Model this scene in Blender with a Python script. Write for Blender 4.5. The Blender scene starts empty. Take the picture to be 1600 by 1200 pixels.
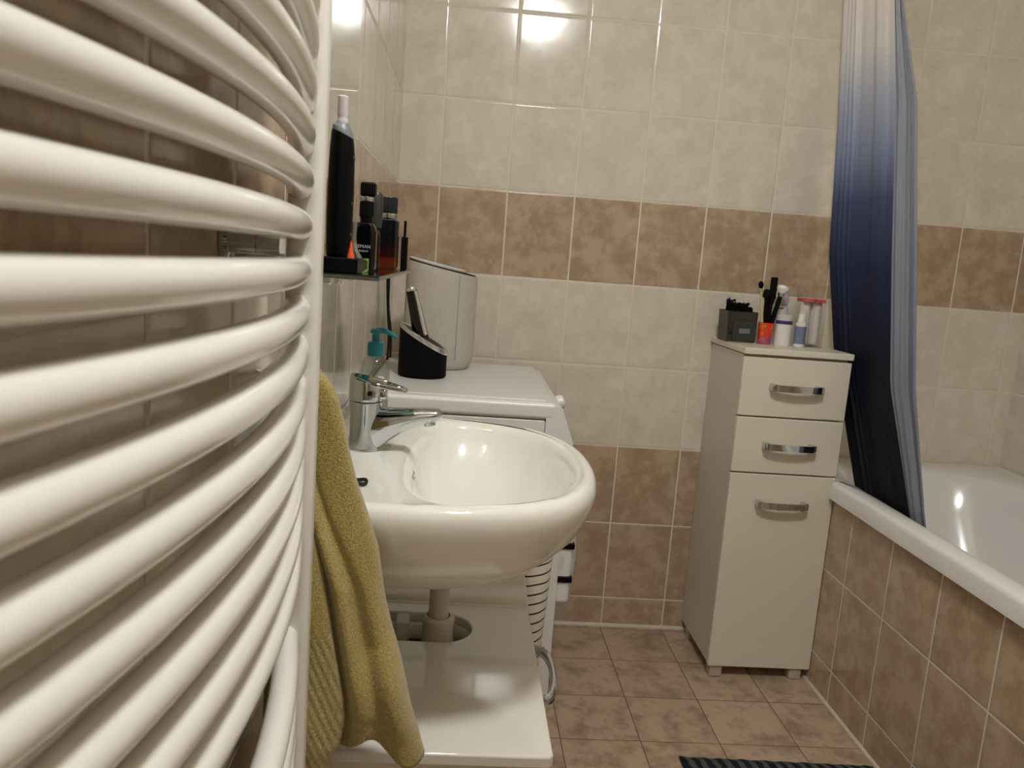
import bpy, bmesh, math, random
from mathutils import Vector, Matrix
random.seed(7)
PI = math.pi
sc = bpy.context.scene
COL = sc.collection

# ---------------------------------------------------------------- helpers
def lin(c):
    return tuple(((x/255)/12.92 if x/255 <= .04045 else ((x/255+.055)/1.055)**2.4) for x in c)

ROOT = {}          # object -> world location of its origin

def thing(name, label, cat, loc=(0, 0, 0), group=None):
    o = bpy.data.objects.new(name, None)
    o.empty_display_size = .03
    COL.objects.link(o)
    o.location = loc
    o['label'] = label
    o['category'] = cat
    if group: o['group'] = group
    ROOT[o.name] = Vector(loc)
    return o

def obj(name, bm, mat, parent=None, loc=None, label=None, cat=None, group=None, kind=None, smooth=35):
    """bm is in world coordinates"""
    if parent is not None:
        off = ROOT[parent.name]
    else:
        off = Vector(loc) if loc is not None else Vector((0, 0, 0))
    bmesh.ops.translate(bm, vec=-off, verts=bm.verts)
    bmesh.ops.recalc_face_normals(bm, faces=bm.faces)
    me = bpy.data.meshes.new(name)
    bm.to_mesh(me); bm.free()
    for m in (mat if isinstance(mat, (list, tuple)) else [mat]):
        me.materials.append(m)
    if smooth:
        for p in me.polygons: p.use_smooth = True
        me.set_sharp_from_angle(angle=math.radians(smooth))
    o = bpy.data.objects.new(name, me)
    COL.objects.link(o)
    if smooth == 35:
        wn = o.modifiers.new('weighted', 'WEIGHTED_NORMAL'); wn.keep_sharp = True
    if parent is not None:
        o.parent = parent
    else:
        o.location = off
    ROOT[o.name] = off.copy()
    if label: o['label'] = label
    if cat: o['category'] = cat
    if group: o['group'] = group
    if kind: o['kind'] = kind
    return o

def struct(name, bm, mat, **k):
    return obj(name, bm, mat, kind='structure', **k)

def box(x0, x1, y0, y1, z0, z1, bev=0, seg=3, bm=None):
    b = bm or bmesh.new()
    t = bmesh.new()
    bmesh.ops.create_cube(t, size=1)
    for v in t.verts:
        v.co = Vector(((x0+x1)/2+v.co.x*(x1-x0), (y0+y1)/2+v.co.y*(y1-y0), (z0+z1)/2+v.co.z*(z1-z0)))
    if bev:
        bmesh.ops.bevel(t, geom=t.edges[:], offset=bev, segments=seg, profile=.5, affect='EDGES')
    return merge(b, t)

def merge(b, t):
    vm = {}
    for v in t.verts: vm[v] = b.verts.new(v.co)
    for f in t.faces:
        try:
            nf = b.faces.new([vm[v] for v in f.verts]); nf.material_index = f.material_index
        except ValueError: pass
    t.free()
    return b

def loft(rings, closed=True, cap0=True, cap1=True, bm=None, mi=0):
    b = bm or bmesh.new()
    R = [[b.verts.new(Vector(p)) for p in r] for r in rings]
    n = len(rings[0])
    for i in range(len(R)-1):
        for j in range(n if closed else n-1):
            k = (j+1) % n
            f = b.faces.new((R[i][j], R[i][k], R[i+1][k], R[i+1][j])); f.material_index = mi
    if closed and cap0: b.faces.new(R[0][::-1]).material_index = mi
    if closed and cap1: b.faces.new(R[-1]).material_index = mi
    return b

def basis(axis):
    a = Vector(axis).normalized()
    u = a.orthogonal().normalized() if abs(a.z) < .999 else Vector((1, 0, 0))
    if abs(a.z) < .999:
        u = Vector((0, 0, 1)).cross(a).normalized()
    return a, u, a.cross(u)

def lathe(prof, c, axis=(0, 0, 1), seg=32, sx=1, sy=1, bm=None, mi=0):
    """prof [(r, h)] from the bottom up, round the axis through c"""
    a, u, w = basis(axis); c = Vector(c)
    rings = []
    for r, h in prof:
        r = max(r, 1e-5)
        rings.append([c+a*h+u*(r*sx*math.cos(2*PI*i/seg))+w*(r*sy*math.sin(2*PI*i/seg)) for i in range(seg)])
    return loft(rings, bm=bm, mi=mi)

def spline(pts, n):
    pts = [Vector(p) for p in pts]
    P = [pts[0]*2-pts[1]]+pts+[pts[-1]*2-pts[-2]]
    out = []
    m = len(pts)-1
    for k in range(n+1):
        t = k/n*m; i = min(int(t), m-1); t -= i
        a, b, c, d = P[i:i+4]
        out.append(.5*((2*b)+(c-a)*t+(2*a-5*b+4*c-d)*t*t+(3*b-a-3*c+d)*t**3))
    return out

def tube(path, r, seg=12, bm=None, flat=1.0, caps=True, mi=0):
    """r: number or list; flat squeezes the section along its vertical"""
    path = [Vector(p) for p in path]
    rings = []
    n = len(path)
    side = None
    for i, p in enumerate(path):
        t = (path[min(i+1, n-1)]-path[max(i-1, 0)]).normalized()
        if side is None:
            side = t.cross(Vector((0, 0, 1)))
            if side.length < .1: side = t.cross(Vector((0, 1, 0)))
        side = (side - t*side.dot(t)).normalized()
        up = side.cross(t)
        rr = r[i] if isinstance(r, (list, tuple)) else r
        rings.append([p+side*(rr*math.cos(2*PI*k/seg))+up*(rr*flat*math.sin(2*PI*k/seg)) for k in range(seg)])
    return loft(rings, cap0=caps, cap1=caps, bm=bm, mi=mi)

def rrect(x0, x1, y0, y1, r, z, n=8):
    """rounded rectangle ring, r one radius or four (x1y1, x0y1, x0y0, x1y0)"""
    if not isinstance(r, (list, tuple)): r = [r]*4
    out = []
    for k, (cx, cy, a0) in enumerate(((x1, y1, 0), (x0, y1, 90), (x0, y0, 180), (x1, y0, 270))):
        q = r[k]
        px = cx-q if cx == x1 else cx+q
        py = cy-q if cy == y1 else cy+q
        for i in range(n+1):
            a = math.radians(a0+90*i/n)
            out.append(Vector((px+q*math.cos(a), py+q*math.sin(a), z)))
    return out

# ---------------------------------------------------------------- materials
class NT:
    def __init__(s, name):
        s.m = bpy.data.materials.new(name); s.m.use_nodes = True
        s.t = s.m.node_tree; s.n = s.t.nodes; s.l = s.t.links
        s.b = s.n['Principled BSDF']
    def node(s, typ, **k):
        n = s.n.new(typ)
        for a, v in k.items(): setattr(n, a, v)
        return n
    def put(s, inp, v):
        if hasattr(v, 'is_output') : s.l.new(v, inp)
        elif v is not None: inp.default_value = v
    def math(s, op, a, b=None, c=None, clamp=False):
        n = s.node('ShaderNodeMath', operation=op, use_clamp=clamp)
        s.put(n.inputs[0], a)
        if b is not None: s.put(n.inputs[1], b)
        if c is not None: s.put(n.inputs[2], c)
        return n.outputs[0]
    def pos(s):
        g = s.node('ShaderNodeNewGeometry'); x = s.node('ShaderNodeSeparateXYZ')
        s.l.new(g.outputs['Position'], x.inputs[0])
        return g.outputs['Position'], x.outputs
    def obj(s):
        g = s.node('ShaderNodeTexCoord'); x = s.node('ShaderNodeSeparateXYZ')
        s.l.new(g.outputs['Object'], x.inputs[0])
        return g.outputs['Object'], x.outputs
    def noise(s, vec, scale, detail=3, rough=.5):
        n = s.node('ShaderNodeTexNoise'); s.put(n.inputs['Vector'], vec)
        n.inputs['Scale'].default_value = scale; n.inputs['Detail'].default_value = detail
        n.inputs['Roughness'].default_value = rough
        return n.outputs['Fac']
    def ramp(s, fac, stops, interp='LINEAR'):
        n = s.node('ShaderNodeValToRGB'); s.l.new(fac, n.inputs[0]); r = n.color_ramp; r.interpolation = interp
        while len(r.elements) < len(stops): r.elements.new(.5)
        for e, (p, c) in zip(r.elements, stops):
            e.position = p; e.color = (*c, 1) if len(c) == 3 else c
        return n.outputs[0]
    def mix(s, fac, a, b):
        n = s.node('ShaderNodeMix', data_type='RGBA')
        s.put(n.inputs[0], fac)
        for i, v in ((6, a), (7, b)):
            s.put(n.inputs[i], (*v, 1) if isinstance(v, tuple) and len(v) == 3 else v)
        return n.outputs[2]
    def bump(s, h, dist=.001, strength=1):
        n = s.node('ShaderNodeBump'); s.l.new(h, n.inputs['Height'])
        n.inputs['Distance'].default_value = dist; n.inputs['Strength'].default_value = strength
        s.l.new(n.outputs[0], s.b.inputs['Normal'])
    def set(s, **k):
        for a, v in k.items():
            a = {'color': 'Base Color', 'rough': 'Roughness', 'metal': 'Metallic', 'ior': 'IOR', 'trans': 'Transmission Weight',
                 'coat': 'Coat Weight', 'spec': 'Specular IOR Level', 'emit': 'Emission Color', 'power': 'Emission Strength',
                 'sheen': 'Sheen Weight', 'alpha': 'Alpha', 'sss': 'Subsurface Weight'}[a]
            if isinstance(v, tuple) and len(v) == 3: v = (*v, 1)
            s.put(s.b.inputs[a], v)
        return s.m

def plain(name, rgb, rough=.4, var=.04, scale=30, bump=0, **k):
    """near-uniform surface with a slight procedural variation"""
    t = NT(name); v, _ = t.obj()
    n = t.noise(v, scale, 3)
    c = lin(rgb)
    t.set(color=t.mix(n, tuple(max(0, x*(1-var)) for x in c), tuple(min(1, x*(1+var)) for x in c)), rough=rough, **k)
    if bump: t.bump(t.noise(v, scale*6, 2), bump)
    return t.m

def chrome_mat(name, rgb=(225, 226, 228), rough=.06):
    t = NT(name); v, _ = t.obj()
    n = t.noise(v, 60, 2)
    t.set(color=lin(rgb), metal=1.0, rough=t.math('MULTIPLY_ADD', n, .04, rough-.02))
    return t.m

def clear_mat(name, tint=(1, 1, 1), fac=.12, rough=.03):
    """thin clear plastic: mostly transparent with a glossy skin"""
    m = bpy.data.materials.new(name); m.use_nodes = True
    t = m.node_tree; t.nodes.clear()
    out = t.nodes.new('ShaderNodeOutputMaterial'); mx = t.nodes.new('ShaderNodeMixShader')
    tr = t.nodes.new('ShaderNodeBsdfTransparent'); gl = t.nodes.new('ShaderNodeBsdfGlossy')
    fr = t.nodes.new('ShaderNodeLayerWeight'); fr.inputs['Blend'].default_value = .25
    ma = t.nodes.new('ShaderNodeMath'); ma.operation = 'MULTIPLY_ADD'
    ma.inputs[1].default_value = .15; ma.inputs[2].default_value = fac; ma.use_clamp = True
    tr.inputs[0].default_value = (*tint, 1); gl.inputs[0].default_value = (.95, .95, .95, 1); gl.inputs['Roughness'].default_value = rough
    t.links.new(fr.outputs['Facing'], ma.inputs[0]); t.links.new(ma.outputs[0], mx.inputs[0])
    t.links.new(tr.outputs[0], mx.inputs[1]); t.links.new(gl.outputs[0], mx.inputs[2]); t.links.new(mx.outputs[0], out.inputs[0])
    return m

LIGHT_A, LIGHT_B = (228, 222, 208), (212, 203, 187)
BROWN_A, BROWN_B = (170, 142, 117), (141, 121, 97)

def tile_mat(name, ua, u0, uw, va, v0, vh, bands=True, floor=False, grout=.0044):
    t = NT(name); P, X = t.pos()
    cu = t.math('DIVIDE', t.math('SUBTRACT', X[ua], u0), uw)
    cv = t.math('DIVIDE', t.math('SUBTRACT', X[va], v0), vh)
    iu, iv = t.math('FLOOR', cu), t.math('FLOOR', cv)
    fu, fv = t.math('SUBTRACT', cu, iu), t.math('SUBTRACT', cv, iv)
    du = t.math('MULTIPLY', t.math('MINIMUM', fu, t.math('SUBTRACT', 1.0, fu)), uw)
    dv = t.math('MULTIPLY', t.math('MINIMUM', fv, t.math('SUBTRACT', 1.0, fv)), vh)
    d = t.math('MINIMUM', du, dv)
    face = t.math('DIVIDE', t.math('SUBTRACT', d, grout*.42), grout*.16, clamp=True)      # 1 on the tile, 0 in the joint
    # every tile gets its own piece of the marbled print
    cmb = t.node('ShaderNodeCombineXYZ'); t.put(cmb.inputs[0], iu); t.put(cmb.inputs[1], iv)
    wn = t.node('ShaderNodeTexWhiteNoise', noise_dimensions='2D'); t.l.new(cmb.outputs[0], wn.inputs['Vector'])
    sc_ = t.node('ShaderNodeVectorMath', operation='SCALE'); t.l.new(wn.outputs['Color'], sc_.inputs[0]); sc_.inputs['Scale'].default_value = 7
    ad = t.node('ShaderNodeVectorMath', operation='ADD'); t.l.new(P, ad.inputs[0]); t.l.new(sc_.outputs[0], ad.inputs[1])
    n1 = t.noise(ad.outputs[0], 14, 5, .6)
    n2 = t.noise(ad.outputs[0], 42, 3, .6)
    n = t.math('ADD', t.math('MULTIPLY', n1, .7), t.math('MULTIPLY', n2, .3))
    if floor:
        body = t.ramp(n, [(.36, lin((150, 128, 108))), (.46, lin((172, 150, 128))), (.55, lin((192, 171, 148))), (.64, lin((192, 160, 138)))])
        joint = lin((112, 88, 62))
    else:
        lt = t.ramp(n, [(.34, lin(LIGHT_B)), (.5, lin((220, 212, 197))), (.64, lin(LIGHT_A))])
        br = t.ramp(n, [(.34, lin((163, 141, 116))), (.46, lin((175, 151, 126))), (.54, lin((187, 166, 141))), (.66, lin((196, 172, 149)))])
        if bands:
            low = t.math('LESS_THAN', iv, 1.5)
            mid = t.math('LESS_THAN', t.math('ABSOLUTE', t.math('SUBTRACT', iv, 4.0)), .5)
            isb = t.math('MAXIMUM', low, mid)
            body = t.mix(isb, lt, br)
        else:
            body = br
        joint = lin((226, 218, 203))
    t.set(color=t.mix(face, joint, body))
    wob = t.noise(ad.outputs[0], 5, 2)
    fine = t.noise(P, 90, 2)
    edge = t.math('SMOOTH_MIN', t.math('DIVIDE', d, .006), 1.0, .4)
    h = t.math('ADD', t.math('MULTIPLY', edge, .0011), t.math('ADD', t.math('MULTIPLY', wob, .0009), t.math('MULTIPLY', fine, .00003 if not floor else .0002)))
    t.bump(h, 1.0, 1.0)
    base = .30 if floor else .115
    t.set(rough=t.math('SUBTRACT', .75, t.math('MULTIPLY', face, .75-base)), spec=.5)
    return t.m

M = {}
TW, TH, Z0, X0 = .2, .25, .097, .12
M['wall_back'] = tile_mat('tiles_back', 0, X0, TW, 2, Z0, TH)
M['wall_left'] = tile_mat('tiles_left', 1, -1.832, TW, 2, Z0, TH)
M['wall_right'] = tile_mat('tiles_right', 1, -.13, TW, 2, Z0, TH)
M['wall_panel'] = tile_mat('tiles_bath_front', 1, -.423, TW, 2, Z0, TH, bands=False)
M['floor'] = tile_mat('tiles_floor', 0, X0-.004, TW, 1, -.423, TW, floor=True, grout=.0026)
M['paint'] = plain('white_ceiling_paint', (232, 228, 220), .8)
M['enamel'] = plain('white_radiator_enamel', (232, 229, 222), .14, .015, 8)
M['ceramic'] = plain('white_sanitary_ceramic', (236, 234, 225), .06, .01, 6, coat=.3)
M['acrylic'] = plain('white_bath_acrylic', (232, 231, 229), .12, .015, 6)
M['gloss'] = plain('white_gloss_board', (226, 222, 212), .07, .01, 6, coat=.2)
M['lacquer'] = plain('cream_white_lacquer', (226, 219, 203), .32, .015, 8)
M['sidepanel'] = plain('white_melamine_side', (214, 209, 196), .35, .02, 8)
M['white_plastic'] = plain('white_plastic', (228, 227, 223), .3, .015, 12)
M['washer'] = plain('white_appliance_enamel', (224, 223, 221), .3, .01, 10)
M['washer_grey'] = plain('light_grey_appliance_plastic', (206, 209, 214), .35, .02, 12)
M['black'] = plain('black_plastic', (6, 6, 7), .38, .1, 20, spec=.15)
M['black_matt'] = plain('matt_black_plastic', (7, 7, 8), .6, .1, 20, spec=.1)
M['black_gloss'] = plain('glossy_black_lacquer', (8, 8, 9), .08, .1, 20)
M['darkgrey'] = plain('dark_grey_plastic', (48, 48, 46), .45, .08, 20)
M['chrome'] = chrome_mat('chrome', (202, 206, 211))
M['silver'] = chrome_mat('brushed_silver', (225, 225, 224), .24)
M['steelgrey'] = plain('grey_soft_plastic', (112, 120, 122), .4)
M['pipe'] = plain('white_pvc_pipe', (205, 198, 184), .4, .03, 20)
M['caulk'] = plain('white_silicone', (212, 205, 190), .5, .05, 20)
M['teal'] = plain('teal_plastic', (20, 118, 132), .3, .05, 20)
M['foot'] = plain('pale_foot_plastic', (188, 176, 162), .4)
M['void'] = plain('dark_cavity', (18, 17, 16), .8)
M['orange'] = plain('orange_plastic', (228, 92, 48), .4)
M['lime'] = plain('lime_green_card', (120, 170, 70), .5)
M['lilac'] = plain('lilac_white_plastic', (205, 198, 200), .35)
M['purple'] = plain('purple_band', (68, 48, 118), .4)
M['pink'] = plain('pink_lid', (222, 92, 104), .4)
M['darkred'] = plain('dark_red_print', (110, 20, 40), .4)
M['bluegrey'] = plain('blue_grey_label', (112, 124, 150), .4, .12, 80)
M['greylabel'] = plain('grey_print', (120, 122, 130), .5, .2, 120)
M['wood'] = plain('pale_brush_handle', (205, 190, 140), .4)
M['cotton'] = plain('white_cotton', (240, 238, 232), .9, .03, 60, .002)
M['clear'] = clear_mat('clear_acrylic', (.99, .985, .98), .03)
M['smoke'] = clear_mat('smoke_tinted_acrylic', (.22, .20, .20), .10)
M['soapglass'] = clear_mat('clear_soap_bottle', (.80, .84, .78), .05)
M['rubber'] = plain('black_rubber', (12, 12, 12), .5)

def fabric_gradient():
    t = NT('ombre_curtain_fabric'); v, X = t.pos()
    z = t.math('DIVIDE', X[2], 2.2)
    s = lambda q: q/2.2
    c = t.ramp(z, [(s(.55), lin((8, 9, 18))), (s(.95), lin((14, 17, 34))), (s(1.2), lin((38, 47, 84))), (s(1.38), lin((76, 84, 122))),
                   (s(1.52), lin((138, 149, 182))), (s(1.66), lin((176, 185, 204))), (s(1.8), lin((222, 220, 220))), (s(1.95), lin((236, 230, 226)))])
    t.set(color=c, rough=.7, spec=.25)
    w = t.node('ShaderNodeTexWave', wave_type='BANDS', bands_direction='Z'); w.inputs['Scale'].default_value = 500
    t.l.new(v, w.inputs['Vector'])
    t.bump(t.math('ADD', t.noise(v, 25, 4), t.math('MULTIPLY', w.outputs['Fac'], .03)), .0025)
    return t.m
M['curtain'] = fabric_gradient()
t = NT('grey_liner_fabric'); v, X = t.obj()
zz = t.math('DIVIDE', X[2], 2.2)
lc = t.ramp(zz, [(.2, lin((120, 123, 136))), (.4, lin((138, 142, 154))), (.58, lin((158, 164, 176))), (.72, lin((196, 198, 202))), (.85, lin((226, 222, 220)))])
t.set(color=t.mix(t.math('MULTIPLY', t.noise(v, 9, 4), .35), lc, lin((100, 104, 118))), rough=.7, spec=.3); t.bump(t.noise(v, 30, 4), .002); M['liner'] = t.m

def terry(name, ribs=False):
    t = NT(name); v, X = t.pos()
    n = t.noise(v, 480, 2, .75); n2 = t.noise(v, 9, 3)
    c = t.mix(t.math('MULTIPLY_ADD', n, 2.4, -.7, clamp=True), lin((122, 102, 42)), lin((196, 178, 108)))
    if ribs:
        low = t.math('DIVIDE', t.math('SUBTRACT', .735, X[2]), .03, clamp=True)
        c = t.mix(low, c, t.mix(t.math('MULTIPLY_ADD', n, 2.4, -.7, clamp=True), lin((128, 114, 62)), lin((202, 188, 130))))
    c = t.mix(t.math('MULTIPLY', n2, .4), c, lin((150, 128, 52)))
    t.set(color=c, rough=.95, sheen=.35)
    h = n
    if ribs:
        q = t.math('ADD', t.math('MULTIPLY', X[0], 1.0), t.math('MULTIPLY', X[2], .42))
        h = t.math('ADD', t.math('MULTIPLY', t.math('MULTIPLY', t.math('SINE', t.math('MULTIPLY', q, 760)), .35), low), n)
    t.bump(h, .0022, .9)
    return t.m
M['terry'] = terry('mustard_terry')
M['terry_rib'] = terry('mustard_ribbed_border', True)

t = NT('striped_mat_yarn'); v, X = t.pos()
wob = t.math('MULTIPLY', t.noise(v, 45, 3), .012)
q = t.math('FRACT', t.math('DIVIDE', t.math('ADD', t.math('ADD', X[0], wob), t.math('MULTIPLY', X[1], .12)), .030))
st = t.math('DIVIDE', t.math('SUBTRACT', t.math('ABSOLUTE', t.math('SUBTRACT', q, .5)), .22), .06, clamp=True)
sp = t.noise(v, 320, 2, .7)
t.set(color=t.mix(st, t.mix(sp, lin((92, 98, 102)), lin((150, 152, 150))), t.mix(sp, lin((28, 33, 46)), lin((62, 68, 82)))), rough=.95)
t.bump(t.math('ADD', sp, t.math('MULTIPLY', st, .6)), .004); M['mat'] = t.m

t = NT('striped_hamper_cloth'); v, X = t.pos()
wv = t.math('MULTIPLY', t.noise(v, 22, 2), .006)
q = t.math('FRACT', t.math('DIVIDE', t.math('ADD', X[2], wv), .0212))
st = t.math('LESS_THAN', q, .17)
t.set(color=t.mix(st, lin((214, 208, 194)), lin((22, 20, 18))), rough=.7); t.bump(t.noise(v, 200, 2), .0006); M['hamper'] = t.m

t = NT('white_woven_speaker_cloth'); v, X = t.obj()
w1 = t.math('SINE', t.math('MULTIPLY', X[2], 1800)); w2 = t.math('SINE', t.math('MULTIPLY', t.math('ADD', X[0], X[1]), 1800))
t.set(color=t.mix(t.noise(v, 260, 2), lin((196, 190, 178)), lin((226, 220, 208))), rough=.85)
t.bump(t.math('MULTIPLY', w1, w2), .0006); M['woven'] = t.m

t = NT('floral_print'); v, X = t.obj()
vo = t.node('ShaderNodeTexVoronoi'); vo.inputs['Scale'].default_value = 90; t.l.new(v, vo.inputs['Vector'])
sx = t.node('ShaderNodeSeparateXYZ'); t.l.new(vo.outputs['Color'], sx.inputs[0])
c1 = t.ramp(sx.outputs[0], [(0, lin((210, 60, 30))), (.35, lin((228, 96, 36))), (.6, lin((205, 40, 34))), (.8, lin((150, 150, 50))), (.93, lin((235, 170, 120)))], 'CONSTANT')
lowz = t.math('DIVIDE', t.math('SUBTRACT', .03, X[2]), .02, clamp=True)
t.set(color=t.mix(t.math('MULTIPLY', lowz, t.noise(v, 40, 2)), c1, lin((70, 70, 150))), rough=.35); M['floral'] = t.m

t = NT('amber_perfume_glass'); v, X = t.obj()
z = t.math('DIVIDE', X[2], .08)
t.set(color=t.ramp(z, [(0, lin((96, 36, 18))), (.2, lin((84, 30, 14))), (.24, lin((44, 16, 12))), (.5, lin((16, 14, 16))), (1, lin((18, 22, 30)))]), rough=.06, coat=.5); M['amber'] = t.m
M['navy'] = plain('navy_cap', (16, 20, 34), .25)
t = NT('smoked_glass_shelf'); t.set(color=lin((120, 140, 128)), trans=1.0, rough=.0, ior=1.5)
v, X = t.obj(); t.put(t.b.inputs['Roughness'], t.math('MULTIPLY', t.noise(v, 8, 2), .02)); M['shelfglass'] = t.m
t = NT('mirror_silvering'); v, X = t.obj()
t.set(color=(.80, .84, .79), metal=1.0, rough=t.math('MULTIPLY', t.noise(v, 4, 2), .01)); M['mirror'] = t.m
t = NT('lamp_glass'); v, X = t.obj()
t.set(color=(.9, .88, .84), rough=.4, emit=(.99, .99, .975), power=t.math('MULTIPLY_ADD', t.noise(v, 6, 1), 1.0, 118.0)); M['lamp'] = t.m
M['doorpaint'] = plain('white_door_paint', (206, 200, 188), .35)
M['doorwood'] = plain('beige_door_leaf', (150, 138, 120), .45, .1, 12)

# ---------------------------------------------------------------- room
XR, YF, ZC = 1.967, -3.05, 2.40
XP, ZP, YB = 1.281, .553, -1.72      # bath front, its height, its near end
struct('floor', box(0, XR, YF, 0, -.08, 0), M['floor'], smooth=0)
struct('ceiling', box(-.1, XR+.1, YF-.1, .1, ZC, ZC+.08), M['paint'], smooth=0)
struct('wall_back', box(-.1, XR+.1, 0, .1, -.08, ZC), M['wall_back'], smooth=0)
struct('wall_left', box(-.1, 0, YF, 0, -.08, ZC), M['wall_left'], smooth=0)
struct('wall_right', box(XR, XR+.1, YF, 0, -.08, ZC), M['wall_right'], smooth=0)
struct('wall_front', box(-.1, XR+.1, YF-.1, YF, -.08, ZC), M['wall_back'], smooth=0)
b = box(XP, XP+.03, YB, 0, 0, ZP); box(XP+.03, XR, YB, YB+.03, 0, ZP, bm=b)
struct('wall_bath_front', b, M['wall_panel'], smooth=0)
# door behind the camera, seen only as a pale reflection
d = struct('door_1', box(.52, 1.22, YF, YF+.02, 0, 1.98, .003), M['doorwood'])
b = box(.45, .52, YF, YF+.03, 0, 2.05, .004); box(1.22, 1.29, YF, YF+.03, 0, 2.05, .004, bm=b); box(.52, 1.22, YF, YF+.03, 1.98, 2.05, .004, bm=b)
obj('door_frame', b, M['doorpaint'], parent=d)
b = tube(spline([(.60, YF+.02, 1.0), (.60, YF+.06, 1.0), (.66, YF+.065, 1.0), (.72, YF+.06, 1.0)], 12), .009)
obj('door_handle', b, M['silver'], parent=d)
# silicone joints
def bead(p, q, r=.006):
    return tube([p, q], r, 8)
struct('trim_1', bead((.44, -.003, .002), (XP, -.003, .002), .008), M['caulk'])
struct('trim_2', bead((XP-.002, -.003, .002), (XP-.002, YB, .002), .006), M['caulk'])
t = NT('aged_silicone'); v, X = t.pos()
n = t.noise(v, 38, 4, .7)
t.set(color=t.ramp(n, [(.0, lin((196, 184, 164))), (.60, lin((206, 194, 174))), (.66, lin((120, 96, 66)))]), rough=.5); M['aged'] = t.m
struct('trim_3', bead((XP-.02, -.004, .602), (XR, -.004, .602), .007), M['aged'])
struct('trim_4', bead((XR-.004, 0, .602), (XR-.004, YB, .602), .007), M['aged'])

# ---------------------------------------------------------------- bath
bt = thing('bathtub', 'white acrylic bathtub behind a brown tiled front panel', 'bathtub', (1.6, -.86, 0))
ox0, ox1, oy0, oy1 = 1.262, XR-.004, YB-.005, -.004
b = bmesh.new()
def tub_ring(x0, x1, y0, y1, r, z):
    p = rrect(x0, x1, y0, y1, r, z, 12)          # 13 points per corner; the second corner is the one behind the cabinet
    if x0 < 1.30:                                # the outer rim is set back where the cabinet stands against the bath
        for q in p[13:26]:
            q.x = max(q.x, 1.2815)
        p[26:26] = [Vector((1.2815, -.3125, z)), Vector((x0, -.3155, z))]
    else:
        p[26:26] = [Vector((x0, -.42, z)), Vector((x0, -.44, z))]
    return p
rings = [tub_ring(ox0+.012, ox1, oy0+.01, oy1, .004, .556),
         tub_ring(ox0, ox1, oy0, oy1, .006, .556),
         tub_ring(ox0, ox1, oy0, oy1, .008, .592),
         tub_ring(ox0+.003, ox1, oy0+.003, oy1, .010, .600),
         tub_ring(ox0+.010, ox1, oy0+.010, oy1, .012, .605),
         tub_ring(ox0+.030, ox1-.06, oy0+.05, oy1-.05, .10, .606),
         tub_ring(1.310, 1.858, -1.62, -.095, [.26, .20, .20, .26], .606),
         tub_ring(1.318, 1.850, -1.61, -.102, [.26, .20, .20, .26], .602),
         tub_ring(1.326, 1.842, -1.60, -.112, [.26, .20, .20, .26], .585),
         tub_ring(1.340, 1.828, -1.57, -.150, [.25, .20, .20, .25], .50),
         tub_ring(1.362, 1.806, -1.52, -.24, [.22, .19, .19, .22], .36),
         tub_ring(1.390, 1.778, -1.46, -.33, [.18, .17, .17, .18], .25),
         tub_ring(1.430, 1.738, -1.40, -.40, [.14, .14, .14, .14], .205),
         tub_ring(1.500, 1.668, -1.30, -.50, [.07, .07, .07, .07], .195)]
loft(rings, cap0=False, bm=b)
obj('tub_shell', b, M['acrylic'], bt, smooth=60)
obj('drain', lathe([(.03, 0), (.034, .002), (.03, .005), (.0, .004)], (1.584, -.62, .195), seg=24), M['chrome'], bt)

# shower curtain, gathered against the back wall and hanging down inside the tub
cu = thing('shower_curtain', 'blue ombre shower curtain hanging into the bath, white at top and navy below', 'shower curtain', (1.33, -.3, .45))
def lerp(a, b, t): return a+(b-a)*t
def key(z, ks):
    if z >= ks[0][0]: return ks[0][1]
    for (z0, a), (z1, b_) in zip(ks, ks[1:]):
        if z >= z1:
            t = (z0-z)/(z0-z1); t = t*t*(3-2*t) if False else t
            return tuple(lerp(p, q, t) for p, q in zip(a, b_))
    return ks[-1][1]
LE = [(2.165, (1.235, -.03)), (1.97, (1.241, -.032)), (1.6, (1.272, -.036)), (1.23, (1.292, -.05)), (.95, (1.308, -.13)), (.62, (1.335, -.29)), (.46, (1.365, -.33))]
RE = [(2.165, (1.300, -.16)), (1.9, (1.305, -.205)), (1.63, (1.305, -.285)), (1.23, (1.306, -.375)), (.9, (1.308, -.455)), (.62, (1.332, -.575)), (.46, (1.362, -.60))]
RO = [(2.165, (1.318, -.17)), (1.9, (1.325, -.215)), (1.63, (1.347, -.315)), (1.23, (1.347, -.425)), (.9, (1.338, -.525)), (.62, (1.332, -.650)), (.46, (1.362, -.68))]
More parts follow.
